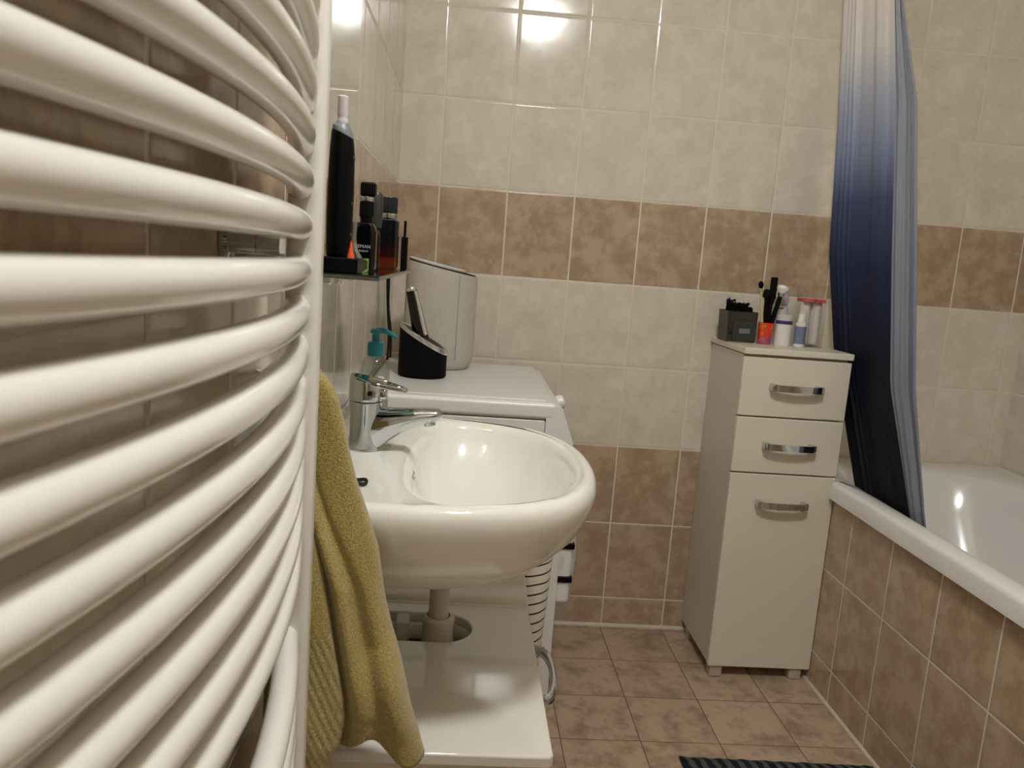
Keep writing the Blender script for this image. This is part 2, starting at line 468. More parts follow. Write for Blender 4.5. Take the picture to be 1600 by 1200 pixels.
def sheet(L, R, folds, amp, seed, nz=60, nu=110, zt=2.165, zb=.46, topz=None):
    rnd = random.Random(seed); ph = [rnd.uniform(0, 6.28) for _ in range(4)]
    b = bmesh.new(); rows = []
    for i in range(nz+1):
        z = lerp(zt, zb, i/nz)
        a = Vector(key(z, L)); c = Vector(key(z, R))
        dirv = (c-a); nrm = Vector((dirv.y, -dirv.x)).normalized()
        row = []
        for j in range(nu+1):
            u = j/nu
            uu = u+.03*math.sin(2*PI*u*1.7+ph[0]+z)
            if folds > 2:      # narrow pleats on the wall side, then one broad flat panel
                q = 3.3*(uu/.36) if uu < .36 else 3.3+1.35*(uu-.36)/.64
                w = math.sin(2*PI*q+ph[1]*.2+.3*math.sin(2.2*z+ph[2]))
                w = math.copysign(abs(w)**.7, w)*(1 if uu < .36 else .55)
                w += .22*math.sin(2*PI*9*uu+3*z)*max(0, 1.3-z) + .10*math.sin(2*PI*5.5*uu-2.2*z+1)
            else:
                w = math.sin(2*PI*folds*uu+ph[1]+.5*math.sin(2.2*z+ph[2]))
                w = math.copysign(abs(w)**.75, w)
            A = amp*(.75+.4*math.sin(2*PI*u*2.3+ph[3]))*(1-.25*i/nz)
            A *= min(1, .25+6*min(u, 1-u))
            p = a+dirv*u+nrm*w*A
            row.append(b.verts.new((p.x, min(p.y, -.012), z)))
        rows.append(row)
    for i in range(nz):
        for j in range(nu):
            b.faces.new((rows[i][j], rows[i][j+1], rows[i+1][j+1], rows[i+1][j]))
    return b
def solid(o, th, sub=0, off=0):
    m = o.modifiers.new('thickness', 'SOLIDIFY'); m.thickness = th; m.offset = off
    if sub:
        s = o.modifiers.new('smooth', 'SUBSURF'); s.levels = s.render_levels = sub
    return o
solid(obj('ombre_panel', sheet(LE, RE, 5.5, .010, 3), M['curtain'], cu, smooth=180), .0015)
solid(obj('liner', sheet(RE, RO, 1.4, .010, 5, nu=40), M['liner'], cu, label='pale grey liner edge', smooth=180), .0015)
rod = thing('curtain_rod', 'white shower curtain rod above the bath', 'curtain rod', (1.30, -.9, 2.2))
obj('rail', tube([(1.30, 0, 2.2), (1.30, YF, 2.2)], .0125, 16), M['white_plastic'], rod)
for k in range(6):
    y = -.04-.025*k
    obj('ring', tube([(1.30+.019*math.cos(a), y, 2.2-.006+.021*math.sin(a)) for a in [2*PI*i/20 for i in range(21)]], .0022, 6, caps=False), M['white_plastic'], rod)

# ---------------------------------------------------------------- tall cabinet
cb = thing('tall_cabinet', 'tall narrow white cabinet with two drawers and a door, beside the bath', 'cabinet', (1.13, -.15, 0))
cx0, cx1, cyf = .978, 1.2795, -.302
obj('body', box(cx0+.004, cx1-.004, cyf+.018, -.004, .036, .940, .0015), M['sidepanel'], cb)
obj('top', box(cx0-.003, cx1+.001, cyf-.008, -.002, .943, .961, .003), M['lacquer'], cb)
def bow_handle(xc, z, yface, par, w=.145):
    b = box(xc-w/2, xc-w/2+.016, yface-.026, yface, z-.010, z+.010, .003)
    box(xc+w/2-.016, xc+w/2, yface-.026, yface, z-.010, z+.010, .003, bm=b)
    n = 14; rings = []
    for i in range(n+1):
        u = i/n*2-1; x = xc+u*(w/2-.008); y = yface-.026-.006*(1-u*u)
        rings.append([(x, y-.003, z-.009), (x, y+.003, z-.009), (x, y+.003, z+.009), (x, y-.003, z+.009)])
    loft(rings, bm=b)
    return obj('handle', b, M['chrome'], par, label='chrome bow handle')
for nm, z0, z1, hz in (('drawer', .774, .936, .858), ('drawer', .615, .770, .695), ('door', .036, .611, .530)):
    f = obj(nm, box(cx0, cx1, cyf-.002, cyf+.016, z0, z1, .003), M['lacquer'], cb)
    bow_handle(1.128, hz, cyf-.002, f)
for x in (1.000, 1.236):
    for y in (-.285, -.06):
        obj('foot', box(x-.016+.004, x+.020+.004, y-.012, y+.022, 0, .037, .004), M['foot'], cb)

# things on the cabinet
ZT = .961
orgn = thing('makeup_organiser', 'black smoked acrylic box full of small black brushes on the tall cabinet', 'organiser', (1.0, -.12, ZT))
x0, x1, y0, y1 = .968, 1.056, -.165, -.070
b = bmesh.new()
loft([rrect(x0+.003, x1-.003, y0+.003, y1-.003, .006, ZT), rrect(x0, x1, y0, y1, .007, ZT+.088),
      rrect(x0+.003, x1-.003, y0+.003, y1-.003, .006, ZT+.088), rrect(x0+.006, x1-.006, y0+.006, y1-.006, .005, ZT+.004)], bm=b)
obj('case', b, M['smoke'], orgn)
dr = obj('drawer', box(x0+.016, x1-.004, y0-.003, y0+.004, ZT+.006, ZT+.060, .003), M['darkgrey'], orgn)
obj('name_plate', box(x0+.034, x0+.066, y0-.0045, y0-.002, ZT+.026, ZT+.040, .0012), M['steelgrey'], dr)
b = box(x0+.008, x1-.010, y0+.01, y1-.01, ZT+.006, ZT+.083, .004)
rnd = random.Random(4)
for k in range(46):
    x = rnd.uniform(x0+.012, x1-.016); y = rnd.uniform(y0+.014, y1-.014)
    h = .090+rnd.uniform(.004, .016)+.016*max(0, 1-(x-x0)/.05)
    tube([(x, y, ZT+.07), (x+rnd.uniform(-.008, .008), y+rnd.uniform(-.006, .006), ZT+h), (x+rnd.uniform(-.014, .010), y, ZT+h+.004)], rnd.uniform(.0028, .005), 7, bm=b)
obj('contents', b, M['black_matt'], orgn)

def cyl_thing(name, label, cat, x, y, z, parts):
    r = thing(name, label, cat, (x, y, z))
    for nm, prof, mat in parts:
        obj(nm, lathe(prof, (x, y, z), seg=28), mat, r)
    return r
# floral cup with brushes
px, py = 1.080, -.165
cup = thing('floral_cup', 'orange and red floral cup holding makeup brushes', 'cup', (px, py, ZT))
b = bmesh.new()
lathe([(.018, 0), (.0185, .001), (.0215, .060), (.0222, .062), (.0205, .061), (.0175, .004), (0, .004)], (px, py, ZT), bm=b, seg=32)
obj('cup_body', b, M['floral'], cup)
def brush(label, dx, dy, ang, tilt, L, head, hmat, smat, sr=.0032, hr=.009, flat=1, hl=.022):
    base = Vector((px+dx*.3, py+dy*.3, ZT+.006)); tip = Vector((px+dx+ang, py+dy+tilt, ZT+L))
    d_ = (tip-base).normalized()
    r = thing('makeup_brush', label, 'brush', tuple(base), 'makeup brushes in the floral cup')
    obj('handle', tube([base, base+(tip-base)*.5, tip], [sr*.8, sr*1.15, sr], 10), smat, r)
    obj('ferrule', tube([tip, tip+d_*.012], [sr*1.15, hr*.62], 12), M['silver'] if head != 'black' else M['black'], r)
    hp = [(hr*.62, .010), (hr*.95, .010+hl*.35), (hr, .010+hl*.6), (hr*.8, .010+hl*.85), (hr*.3, .010+hl)]
    obj('bristles', lathe(hp, tip, axis=d_, seg=14, sy=flat), hmat, r)
brush('thin makeup brush with a black round tip and pale handle, in the cup', -.012, .004, -.012, 0, .148, 'silver', M['black_matt'], M['wood'], .0034, .0075, hl=.020)
brush('black brush leaning beside the pale-handled one, in the cup', -.004, .006, -.002, 0, .125, 'black', M['black_matt'], M['black'], .005, .0095)
brush('black powder brush with fluffy white bristles in the cup', .010, .002, .022, 0, .138, 'silver', M['cotton'], M['black'], .0062, .0185, hl=.024)
brush('short thick black brush in front of the flat black comb, in the cup', .001, -.008, .002, 0, .105, 'black', M['black_matt'], M['black'], .006, .008)
r = thing('flat_brush', 'tall flat black rectangular brush standing in the floral cup', 'brush', (px+.004, py+.006, ZT+.006), 'makeup brushes in the floral cup')
obj('handle', tube([(px+.002, py+.004, ZT+.006), (px+.010, py+.006, ZT+.145)], [.004, .006], 10), M['black'], r)
obj('head', box(px+.001, px+.020, py, py+.010, ZT+.130, ZT+.192, .003), M['black'], r)
b = box(px-.020, px+.012, py-.006, py+.004, ZT+.132, ZT+.150, .004)
r = thing('angled_brush', 'black brush with a wide square head, left of the tallest brush', 'brush', (px-.003, py-.001, ZT+.006), 'makeup brushes in the floral cup')
obj('head', b, M['black'], r)
obj('handle', tube([(px-.003, py-.002, ZT+.006), (px-.004, py-.001, ZT+.134)], [.0035, .007], 10), M['black'], r)
# small tube with pale cap at cup's edge
r = thing('lip_balm', 'small green tube with a pale cap beside the floral cup', 'tube', (1.060, -.125, ZT))
obj('tube_body', lathe([(.0075, 0), (.008, .002), (.008, .058), (.006, .060)], (1.060, -.125, ZT), seg=20), plain('olive_green_plastic', (110, 130, 80), .4), r)
obj('cap', lathe([(.007, .058), (.0072, .074), (.006, .076)], (1.060, -.125, ZT), seg=20), M['lilac'], r)

cyl_thing('cream_tub', 'white cream jar with a purple band under its lid', 'jar', 1.128, -.175, ZT, [
    ('jar_body', [(.021, 0), (.0225, .002), (.0225, .062), (.021, .063)], M['white_plastic']),
    ('band', [(.0228, .062), (.0230, .063), (.0230, .071), (.0228, .072)], M['purple']),
    ('lid', [(.0226, .072), (.0226, .084), (.019, .089), (0, .0895)], M['lilac'])])
r = cyl_thing('lotion_bottle', 'tall white lotion bottle with a dark red line, standing behind the jars', 'bottle', 1.142, -.085, ZT, [
    ('bottle_body', [(.026, 0), (.028, .003), (.028, .105), (.024, .112), (.020, .114)], M['white_plastic']),
    ('cap', [(.0250, .114), (.0258, .116), (.0252, .150), (.0235, .154), (0, .155)], M['lilac'])])
obj('red_print', box(1.126, 1.146, -.1135, -.1115, ZT+.106-.004, ZT+.109-.004), M['darkred'], r)
r = cyl_thing('serum_bottle', 'small pump bottle with blue-grey label and clear cap, at the front of the cabinet', 'bottle', 1.170, -.195, ZT, [
    ('bottle_body', [(.014, 0), (.0155, .001), (.0155, .010)], M['white_plastic']),
    ('paper_label', [(.0157, .010), (.0157, .060)], M['bluegrey']),
    ('collar', [(.0155, .060), (.0155, .068), (.014, .070)], M['white_plastic']),
    ('pump', [(.0115, .070), (.012, .071), (.0095, .090), (.0085, .096), (0, .097)], M['cotton']),
    ('cap', [(.0148, .070), (.0150, .071), (.0150, .101), (.0135, .103), (0, .1035)], M['clear'])])
# clear acrylic holder with cotton pads
r = thing('cotton_pad_holder', 'tall clear acrylic holder with stacked cotton pads and pink lid, on the cabinet', 'holder', (1.216, -.13, ZT))
hx0, hx1, hy0, hy1 = 1.182, 1.252, -.17, -.10
b = bmesh.new()
loft([rrect(hx0, hx1, hy0, hy1, .008, ZT), rrect(hx0, hx1, hy0, hy1, .008, ZT+.178), rrect(hx0+.002, hx1-.002, hy0+.002, hy1-.002, .006, ZT+.178), rrect(hx0+.002, hx1-.002, hy0+.002, hy1-.002, .006, ZT+.006)], bm=b)
box((hx0+hx1)/2-.0012, (hx0+hx1)/2+.0012, hy0+.003, hy1-.003, ZT+.006, ZT+.176, bm=b)
obj('case', b, M['clear'], r)
obj('knob', lathe([(.002, .178), (.005, .184), (.0055, .189), (0, .192)], ((hx0+hx1)/2, -.135, ZT), seg=16), M['clear'], r)
for cxx in (hx0+.0185, hx1-.0185):
    obj('cotton_pads', lathe([(.0150, .008)]+[p for k in range(9) for p in ((.0162, .012+k*.0127), (.0158, .0240+k*.0127))]+[(.0150, .1275), (0, .128)], (cxx, -.135, ZT), seg=20), M['cotton'], r)
b = box(hx0+.004, (hx0+hx1)/2-.002, hy0+.005, hy1-.006, ZT+.128, ZT+.138, .002); box((hx0+hx1)/2+.002, hx1-.004, hy0+.005, hy1-.006, ZT+.128, ZT+.138, .002, bm=b)
obj('pink_lid', b, M['pink'], r)

# ---------------------------------------------------------------- bath mat
obj('bath_mat', lathe([(0, 0)], (0, 0, 0), seg=3), M['mat']) if False else None
b = bmesh.new(); nx, ny = 90, 70; V = []
for i in range(nx+1):
    row = []
    for j in range(ny+1):
        x = lerp(.795, 1.270, i/nx); y = lerp(-.684-.012*(i/nx), -1.45, j/ny)
        e = min(i, nx-i, j, ny-j)
        z = .003+.009*min(1, e/2)+.0015*math.sin(x*62*2)*math.sin(y*40)
        row.append(b.verts.new((x, y, z)))
    V.append(row)
for i in range(nx):
    for j in range(ny): b.faces.new((V[i][j], V[i+1][j], V[i+1][j+1], V[i][j+1]))
bmesh.ops.solidify(b, geom=b.faces[:], thickness=.003)
mo = obj('bath_mat', b, M['mat'], loc=(1.03, -1.06, 0), label='dark navy and grey striped woven bath mat on the floor', cat='bath mat', smooth=60)

# ---------------------------------------------------------------- washing machine
wm = thing('washing_machine', 'white washing machine standing in the corner behind the washbasin', 'washing machine', (.24, -.45, 0))
wy0, wy1 = -.738, -.150
obj('housing', box(.02, .405, wy0+.006, wy1-.006, .015, .812, .004), M['washer'], wm)
# worktop with a thick rounded front rim
def prof_sweep(prof, y0, y1, r=.008, n=6):
    rings = []
    for k in range(n+1):
        a = k/n*PI/2; ins = r*(1-math.sin(a)); yy = y0+r*(1-math.cos(a))
        rings.append((yy, ins))
    rr = rings+[(y1-(yy-y0), ins) for yy, ins in reversed(rings)]
    cxm = sum(p[0] for p in prof)/len(prof); czm = sum(p[1] for p in prof)/len(prof)
    out = []
    for yy, ins in rr:
        ring = []
        for x, z in prof:
            dx, dz = x-cxm, z-czm
            ring.append((cxm+dx*(1-ins/max(.02, abs(dx)) if abs(dx) > ins else .2), yy, czm+dz*(1-ins/max(abs(dz), .004) if abs(dz) > ins*1.2 else .3)))
        out.append(ring)
    return out
obj('worktop', box(.008, .428, wy0, wy1, .813, .850, .010, 4), M['washer'], wm)
obj('top_inset', box(.03, .405, wy0+.03, wy1-.03, .8485, .8515, .0012), M['washer'], wm)
# front: sloping control panel and flat lower front
prof = [(.405, .690), (.462, .690), (.468, .705), (.468, .765), (.440, .838), (.430, .843), (.405, .843)]
b = bmesh.new(); loft([[(x, y, z) for x, z in prof] for y in (wy0+.001, wy0+.004, wy1-.004, wy1-.001)], bm=b)
pn = obj('control_panel', b, M['washer'], wm)
obj('programme_knob', lathe([(.0165, 0), (.0165, .012), (.014, .017), (0, .018)], (.447, -.565, .822), axis=(1, 0, .38), seg=28), M['white_plastic'], pn)
obj('detergent_drawer', box(.462, .472, -.34, -.17, .705, .760, .003), M['washer'], pn)
b = box(.405, .460, wy0+.001, wy1-.001, .02, .688, .006); obj('front_panel', b, M['washer'], wm)
b = lathe([(.235, 0), (.235, .018), (.222, .040), (.20, .050), (.165, .055), (.150, .052), (.150, .0)], (.459, -.45, .475), axis=(1, 0, 0), seg=56)
dr = obj('door', b, M['washer_grey'], wm, label='round light grey porthole door')
obj('door_glass', lathe([(.150, .030), (.13, .05), (.09, .068), (.0, .076)], (.459, -.45, .475), axis=(1, 0, 0), seg=48), M['smoke'], dr)
for z in (.515, .435):
    obj('hinge', box(.461, .500, -.688, -.655, z-.0075, z+.0075, .003), M['black'], dr)
obj('hinge_plate', box(.460, .497, -.684, -.650, .375, .60, .010), M['washer'], dr)
for x in (.06, .38):
    for y in (wy0+.05, wy1-.05):
        obj('foot', lathe([(.02, 0), (.02, .012), (.012, .016)], (x, y, 0), seg=16), M['black'], wm)
ZW = .8515

# purifier / speaker with cloth cover
ap = thing('air_purifier', 'tall white fabric covered oval air purifier on the washing machine', 'air purifier', (.152, -.285, ZW))
cx, cy, rx, ry = .152, -.285, .094, .088
def ell(cx, cy, rx, ry, zf, n=56): return [(cx+rx*math.cos(2*PI*i/n), cy+ry*math.sin(2*PI*i/n), zf(cx+rx*math.cos(2*PI*i/n))) for i in range(n)]
topf = lambda x: 1.112-.19*(x-cx)
rings = []
for s, h in ((.80, 0), (.88, .004), (.94, .014), (.98, .032), (1.0, .06)):
    rings.append(ell(cx, cy, rx*s, ry*s, lambda x, h=h: ZW+h))
for u in (.3, .6, .9, .985):
    rings.append(ell(cx, cy, rx, ry, lambda x, u=u: lerp(ZW+.06, topf(x)-.002, u)))
rings.append(ell(cx, cy, rx*.985, ry*.985, lambda x: topf(x)))
b = bmesh.new(); loft(rings, bm=b); obj('fabric_body', b, M['woven'], ap, smooth=60)
b = bmesh.new(); loft([ell(cx, cy, rx*.93, ry*.93, lambda x: topf(x)-.001), ell(cx, cy, rx*.93, ry*.93, lambda x: topf(x)+.0025)], bm=b)
obj('air_outlet', b, M['black_matt'], ap, label='thin black top rim')
b = bmesh.new(); loft([ell(cx-.012, cy, rx*.78, ry*.86, lambda x: topf(x)+.003), ell(cx-.012, cy, rx*.80, ry*.88, lambda x: topf(x)+.007), ell(cx-.012, cy, rx*.78, ry*.86, lambda x: topf(x)+.009)], bm=b)
obj('lid', b, M['white_plastic'], ap)
a = math.radians(-60)
obj('seam', box(cx+rx*math.cos(a)-.0006, cx+rx*math.cos(a)+.0006, cy+ry*math.sin(a)-.0012, cy+ry*math.sin(a)+.004, ZW+.03, topf(cx+rx*math.cos(a))-.003), M['greylabel'], ap)

# charging dock with handset
dk = thing('charging_dock', 'black round charging dock with slanted silver rim on the washing machine', 'charging dock', (.122, -.47, ZW))
cx, cy, R_ = .122, -.47, .0585
slant = lambda x: .950-.55*(x-cx)
rings = [ell(cx, cy, R_*.96, R_*.96, lambda x: ZW), ell(cx, cy, R_, R_, lambda x: ZW+.004), ell(cx, cy, R_, R_, lambda x: ZW+.010), ell(cx, cy, R_*1.0, R_*1.0, lambda x: slant(x)-.012)]
b = bmesh.new(); loft(rings, bm=b); obj('dock_body', b, M['black_matt'], dk)
rings = [ell(cx, cy, R_, R_, lambda x: slant(x)-.012), ell(cx, cy, R_*1.01, R_*1.01, lambda x: slant(x)-.008), ell(cx, cy, R_*1.0, R_*1.0, lambda x: slant(x)-.001), ell(cx, cy, R_*.95, R_*.95, lambda x: slant(x)), ell(cx, cy, R_*.90, R_*.90, lambda x: slant(x)-.003)]
b = bmesh.new(); loft(rings, bm=b, cap0=False, cap1=False); obj('rim', b, M['silver'], dk, label='slanted silver rim')
rings = [ell(cx, cy, R_*.90, R_*.90, lambda x: slant(x)-.003), ell(cx, cy, R_*.6, R_*.6, lambda x: slant(x)-.012), ell(cx, cy, R_*.1, R_*.1, lambda x: slant(x)-.014)]
b = bmesh.new(); loft(rings, bm=b, cap0=False); obj('recess', b, M['black_gloss'], dk)
hs = thing('cordless_shaver', 'slim black handset with a silver edge standing in the charging dock', 'shaver', (.115, -.48, .95))
p0, p1 = Vector((.118, -.485, .940)), Vector((.086, -.478, 1.062))
ax_ = (p1-p0).normalized(); e1 = Vector((0, 1, 0)); e2 = ax_.cross(e1)
def hring(c, w, d_, n=24): return [c+e2*(w*math.cos(2*PI*i/n))+e1*(d_*math.sin(2*PI*i/n)) for i in range(n)]
b = bmesh.new(); loft([hring(p0, .0185, .014), hring(p0+ax_*.03, .0180, .013), hring(p0+ax_*.09, .0150, .011), hring(p0+ax_*.120, .0138, .0105), hring(p0+ax_*.125, .012, .009)], bm=b)
obj('handset_body', b, M['black_gloss'], hs)
b = bmesh.new(); loft([hring(p0+e2*-.0105+ax_*.012, .0100, .0136), hring(p0+e2*-.0095+ax_*.09, .0062, .0113), hring(p0+e2*-.008+ax_*.120, .0064, .0108)], bm=b)
obj('side_strip', b, M['silver'], hs)
obj('tip', lathe([(.0120, 0), (.0128, .003), (.0115, .008), (.007, .011), (0, .0115)], p0+ax_*.120, axis=ax_, seg=24), M['silver'], hs)
# black cable down the wall
b = tube(spline([(.012, -.30, 1.19), (.014, -.29, 1.08), (.013, -.262, 1.0), (.020, -.235, .93), (.020, -.21, .858)], 40), .0032, 8)
tube(spline([(.010, -.33, 1.19), (.012, -.315, 1.08), (.013, -.270, .99), (.018, -.265, .93), (.016, -.25, .856)], 40), .0032, 8, bm=b)
obj('power_cable', b, M['rubber'], loc=(.012, -.28, .856), label='black power cable hanging down the tiled wall behind the soap dispenser', cat='cable')

# ---------------------------------------------------------------- striped hamper
hm = thing('laundry_hamper', 'white laundry hamper with thin black stripes between washbasin unit and washing machine', 'laundry hamper', (.25, -.835, 0))
rings = []
for z, i in ((.0, .028), (.01, .022), (.30, .012), (.60, 0), (.606, .002), (.60, .006), (.02, .030)):
    rings.append(rrect(.06+i, .432-i, -.905+i, -.752-i*.2, .062, z, 10))
b = bmesh.new(); loft(rings, bm=b); obj('basket', b, M['hamper'], hm, smooth=60)
b = tube([p+Vector((0, 0, .004)) for p in rrect(.06, .432, -.905, -.752, .062, .604, 10)]+[rrect(.06, .432, -.905, -.752, .062, .608, 10)[0]], .005, 8, caps=False)
obj('rim', b, plain('cream_hamper_rim', (214, 206, 186), .5), hm)

# ---------------------------------------------------------------- vanity unit under the basin
vu = thing('vanity_unit', 'glossy white under-sink unit with a cut-out for the drain pipe', 'cabinet', (.18, -1.2, 0))
ZS = .535
vy0, vy1, vx1 = -1.49, -.918, .364
b = box(.004, .350, vy0+.012, vy0+.03, .02, ZS-.018); box(.004, .350, vy1-.03, vy1-.004, .02, ZS-.018, bm=b); box(.004, .02, vy0+.03, vy1-.03, .02, ZS-.018, bm=b); box(.02, .350, vy0+.03, vy1-.03, .02, .04, bm=b)
obj('body', b, M['sidepanel'], vu)
# top board: outline with a slot (from the wall to x=.258) cut in its far half
th = .017
hx, hy0_, hy1_, hr = .262, -1.200, -1.098, .050
def slab_top(z):
    """polygon of the near half including the slot edge, going round"""
    pass
b = bmesh.new()
def prism(poly, z0, z1, bm):
    lo = [bm.verts.new((x, y, z0)) for x, y in poly]; hi = [bm.verts.new((x, y, z1)) for x, y in poly]
    n = len(poly)
    bm.faces.new(lo[::-1]); bm.faces.new(hi)
    for i in range(n): bm.faces.new((lo[i], lo[(i+1) % n], hi[(i+1) % n], hi[i]))
ystep = -1.062
arc = [(hx-hr+hr*math.cos(a), (hy0_+hy1_)/2+(hy1_-hy0_)/2*math.sin(a)) for a in [math.radians(-90+180*i/24) for i in range(25)]]
poly = [(.075, hy0_)]+arc+[(.075, hy1_), (.003, hy1_), (.003, ystep), (vx1, ystep), (vx1, vy0), (.003, vy0), (.003, hy1_-.004-(hy1_-hy0_)), (.003, hy0_)]
poly = [(.003, vy0), (vx1-.006, vy0), (vx1, vy0+.006), (vx1, ystep), (.003, ystep), (.003, hy1_)]+[p for p in reversed(arc)]+[(.003, hy0_)]
prism(poly, ZS-th, ZS, b)
# step and rising rear board
rings = [[(x, ystep, ZS-th), (x, ystep, ZS), (x, ystep+.006, ZS+.001), (x, ystep+.010, ZS+.007), (x, ystep+.016, ZS+.010), (x, ystep+.03, ZS+.011), (x, vy1, ZS+.022), (x, vy1, ZS-th)] for x in (.003, vx1)]
loft(rings, bm=b)
top = obj('top_board', b, M['gloss'], vu, smooth=40)
bv = top.modifiers.new('edge', 'BEVEL'); bv.width = .003; bv.segments = 3; bv.limit_method = 'ANGLE'; bv.angle_limit = math.radians(50)
# wall of the cut-out: an inner apron
b = bmesh.new()
inner = [(.02, hy0_)]+arc+[(.02, hy1_)]
lo = [b.verts.new((x, y, ZS-.055)) for x, y in inner]; hi = [b.verts.new((x, y, ZS-th)) for x, y in inner]
for i in range(len(inner)-1): b.faces.new((lo[i], lo[i+1], hi[i+1], hi[i]))
solid(obj('cutout_apron', b, M['gloss'], vu, smooth=40), .008, off=1)
for y0, y1 in ((vy0+.014, (vy0+vy1)/2-.002), ((vy0+vy1)/2+.002, vy1-.006)):
    dd = obj('door', box(.351, .362, y0, y1, .025, ZS-.020, .003), M['gloss'], vu)
    yc_ = -1.175 if y1 > -1.15 else -1.3
    if y1 > -1.15:
        b = tube(spline([(.362, -1.090, .470), (.384, -1.094, .472), (.397, -1.12, .473), (.402, -1.17, .473), (.397, -1.225, .473), (.386, -1.252, .472), (.362, -1.256, .470)], 40), [.006]*41, 10, flat=1.7)
        obj('handle', b, M['chrome'], dd, label='curved chrome bow handle')
for x in (.04, .33):
    for y in (vy0+.04, vy1-.04):
        obj('foot', lathe([(.018, 0), (.018, .02)], (x, y, 0), seg=16), M['black'], vu)

# ---------------------------------------------------------------- washbasin
YC = -1.220; ZR = .850
wb = thing('washbasin', 'white ceramic washbasin with a chrome mixer tap, fixed to the left wall', 'washbasin', (.2, YC, .65))
def resample(pts, n):
    # closed polyline of Catmull-Rom points -> n points by arc length, first point kept
    P = pts; m = len(P); dense = []
    for i in range(m):
        a, b_, c, d_ = (Vector(P[(i+k-1) % m]) for k in range(4))
        for s in range(24):
            t = s/24
            dense.append(.5*((2*b_)+(c-a)*t+(2*a-5*b_+4*c-d_)*t*t+(3*b_-a-3*c+d_)*t**3))
    L = [0]
    for i in range(len(dense)): L.append(L[-1]+(dense[(i+1) % len(dense)]-dense[i]).length)
    out = []; j = 0
    for k in range(n):
        s = L[-1]*k/n
        while L[j+1] < s: j += 1
        f = (s-L[j])/max(1e-9, L[j+1]-L[j])
        out.append(dense[j % len(dense)].lerp(dense[(j+1) % len(dense)], f))
    return out
half_out = [(0.0, .10), (0.0, .20), (.001, .262), (.02, .276), (.07, .276), (.13, .277), (.20, .277), (.26, .268), (.32, .246), (.37, .205), (.405, .145), (.422, .075)]
out_pts = [(0, 0)]+[(x, y) for x, y in half_out]+[(.427, 0)]+[(x, -y) for x, y in reversed(half_out)]
half_in = [(.139, .05), (.142, .10), (.148, .15), (.162, .20), (.190, .235), (.235, .247), (.285, .238), (.33, .212), (.366, .165), (.389, .105), (.398, .05)]
in_pts = [(.138, 0)]+half_in+[(.400, 0)]+[(x, -y) for x, y in reversed(half_in)]
N_ = 112
OUT = resample(out_pts, N_); INN = resample(in_pts, N_)
# keep the wall side straight
for p in OUT:
    if p.x < .012 and abs(p.y) < .255: p.x = 0
def bring(base, sx, sy, z, cx=0.0, add=0.0):
    return [Vector((cx+(p.x-cx)*sx, YC+p.y*sy, z)) for p in base]
def inset(base, d_, z):
    n = len(base); out = []
    for i, p in enumerate(base):
        t = (base[(i+2) % n]-base[(i-2) % n]).normalized()
        nr = Vector((-t.y, t.x))
        c = Vector((.2, 0)) - Vector((p.x, p.y))
        if nr.dot(c) < 0: nr = -nr
        q = Vector((p.x, p.y))+nr*d_
        if p.x < .004: q.x = p.x
        out.append(Vector((q.x, YC+q.y, z)))
    return out
OUT = [Vector((p.x, p.y)) for p in OUT]; INN = [Vector((p.x, p.y)) for p in INN]
rings = [bring(OUT, .30, .16, .698), bring(OUT, .50, .30, .699), bring(OUT, .66, .50, .703), bring(OUT, .76, .66, .711), bring(OUT, .84, .78, .725),
         bring(OUT, .90, .87, .748), bring(OUT, .955, .945, .775), bring(OUT, .985, .985, .803), inset(OUT, .0, .822), inset(OUT, -.0005, .835), inset(OUT, .002, .843),
         inset(OUT, .006, .848), inset(OUT, .012, .8505), inset(OUT, .020, .8505)]
rings += [inset(INN, -.006, .8490), inset(INN, 0, .8475), inset(INN, .005, .844), inset(INN, .010, .837), inset(INN, .017, .822)]
DR = (.235, 0)
def toward(base, s, z): return [Vector((DR[0]+(p.x-DR[0])*s, YC+p.y*s, z)) for p in base]
rings += [toward(INN, .86, .800), toward(INN, .78, .775), toward(INN, .66, .755), toward(INN, .50, .741), toward(INN, .32, .733), toward(INN, .14, .729), toward(INN, .085, .727)]
b = bmesh.new(); loft(rings, bm=b)
obj('basin_bowl', b, M['ceramic'], wb, smooth=70)
obj('pop_up_drain', lathe([(.026, 0), (.028, .002), (.024, .005), (0, .006)], (DR[0], YC, .7275), seg=28), M['chrome'], wb)
obj('overflow_ring', lathe([(.010, 0), (.012, .002), (.008, .003), (.0075, -.002), (0, -.002)], (.1535, YC, .815), axis=(1, 0, .35), seg=24), M['chrome'], wb)

# tap
tp = thing('mixer_tap', 'chrome single lever mixer tap on the washbasin', 'tap', (.078, YC, .8495))
tx = .079
zb_ = .8495
obj('tap_body', lathe([(.0235, 0), (.0235, .003), (.0228, .006), (.0224, .03), (.0228, .055), (.0245, .072), (.0245, .074)], (tx, YC, zb_), seg=48, sx=1), M['chrome'], tp)
def xring(x, z, w, h, n=40, e=1.0):
    out = []
    for i in range(n):
        c_, s_ = math.cos(2*PI*i/n), math.sin(2*PI*i/n)
        out.append((x, YC+w*math.copysign(abs(c_)**e, c_), z+h*math.copysign(abs(s_)**e, s_)))
    return out
prof_ = [(tx, .880, .019, .036), (tx+.016, .8812, .0198, .0342), (tx+.026, .8850, .0195, .0305), (tx+.038, .8905, .0188, .0250), (tx+.054, .8965, .0177, .0195), (tx+.072, .9015, .0166, .0152), (tx+.090, .9055, .0155, .0125), (tx+.103, .9075, .0145, .0110), (tx+.110, .9096, .0125, .0085), (tx+.114, .9097, .0085, .0055), (tx+.1148, .9097, .003, .002)]
b = bmesh.new(); loft([xring(*q) for q in prof_], bm=b)
obj('spout', b, M['chrome'], tp, smooth=60)
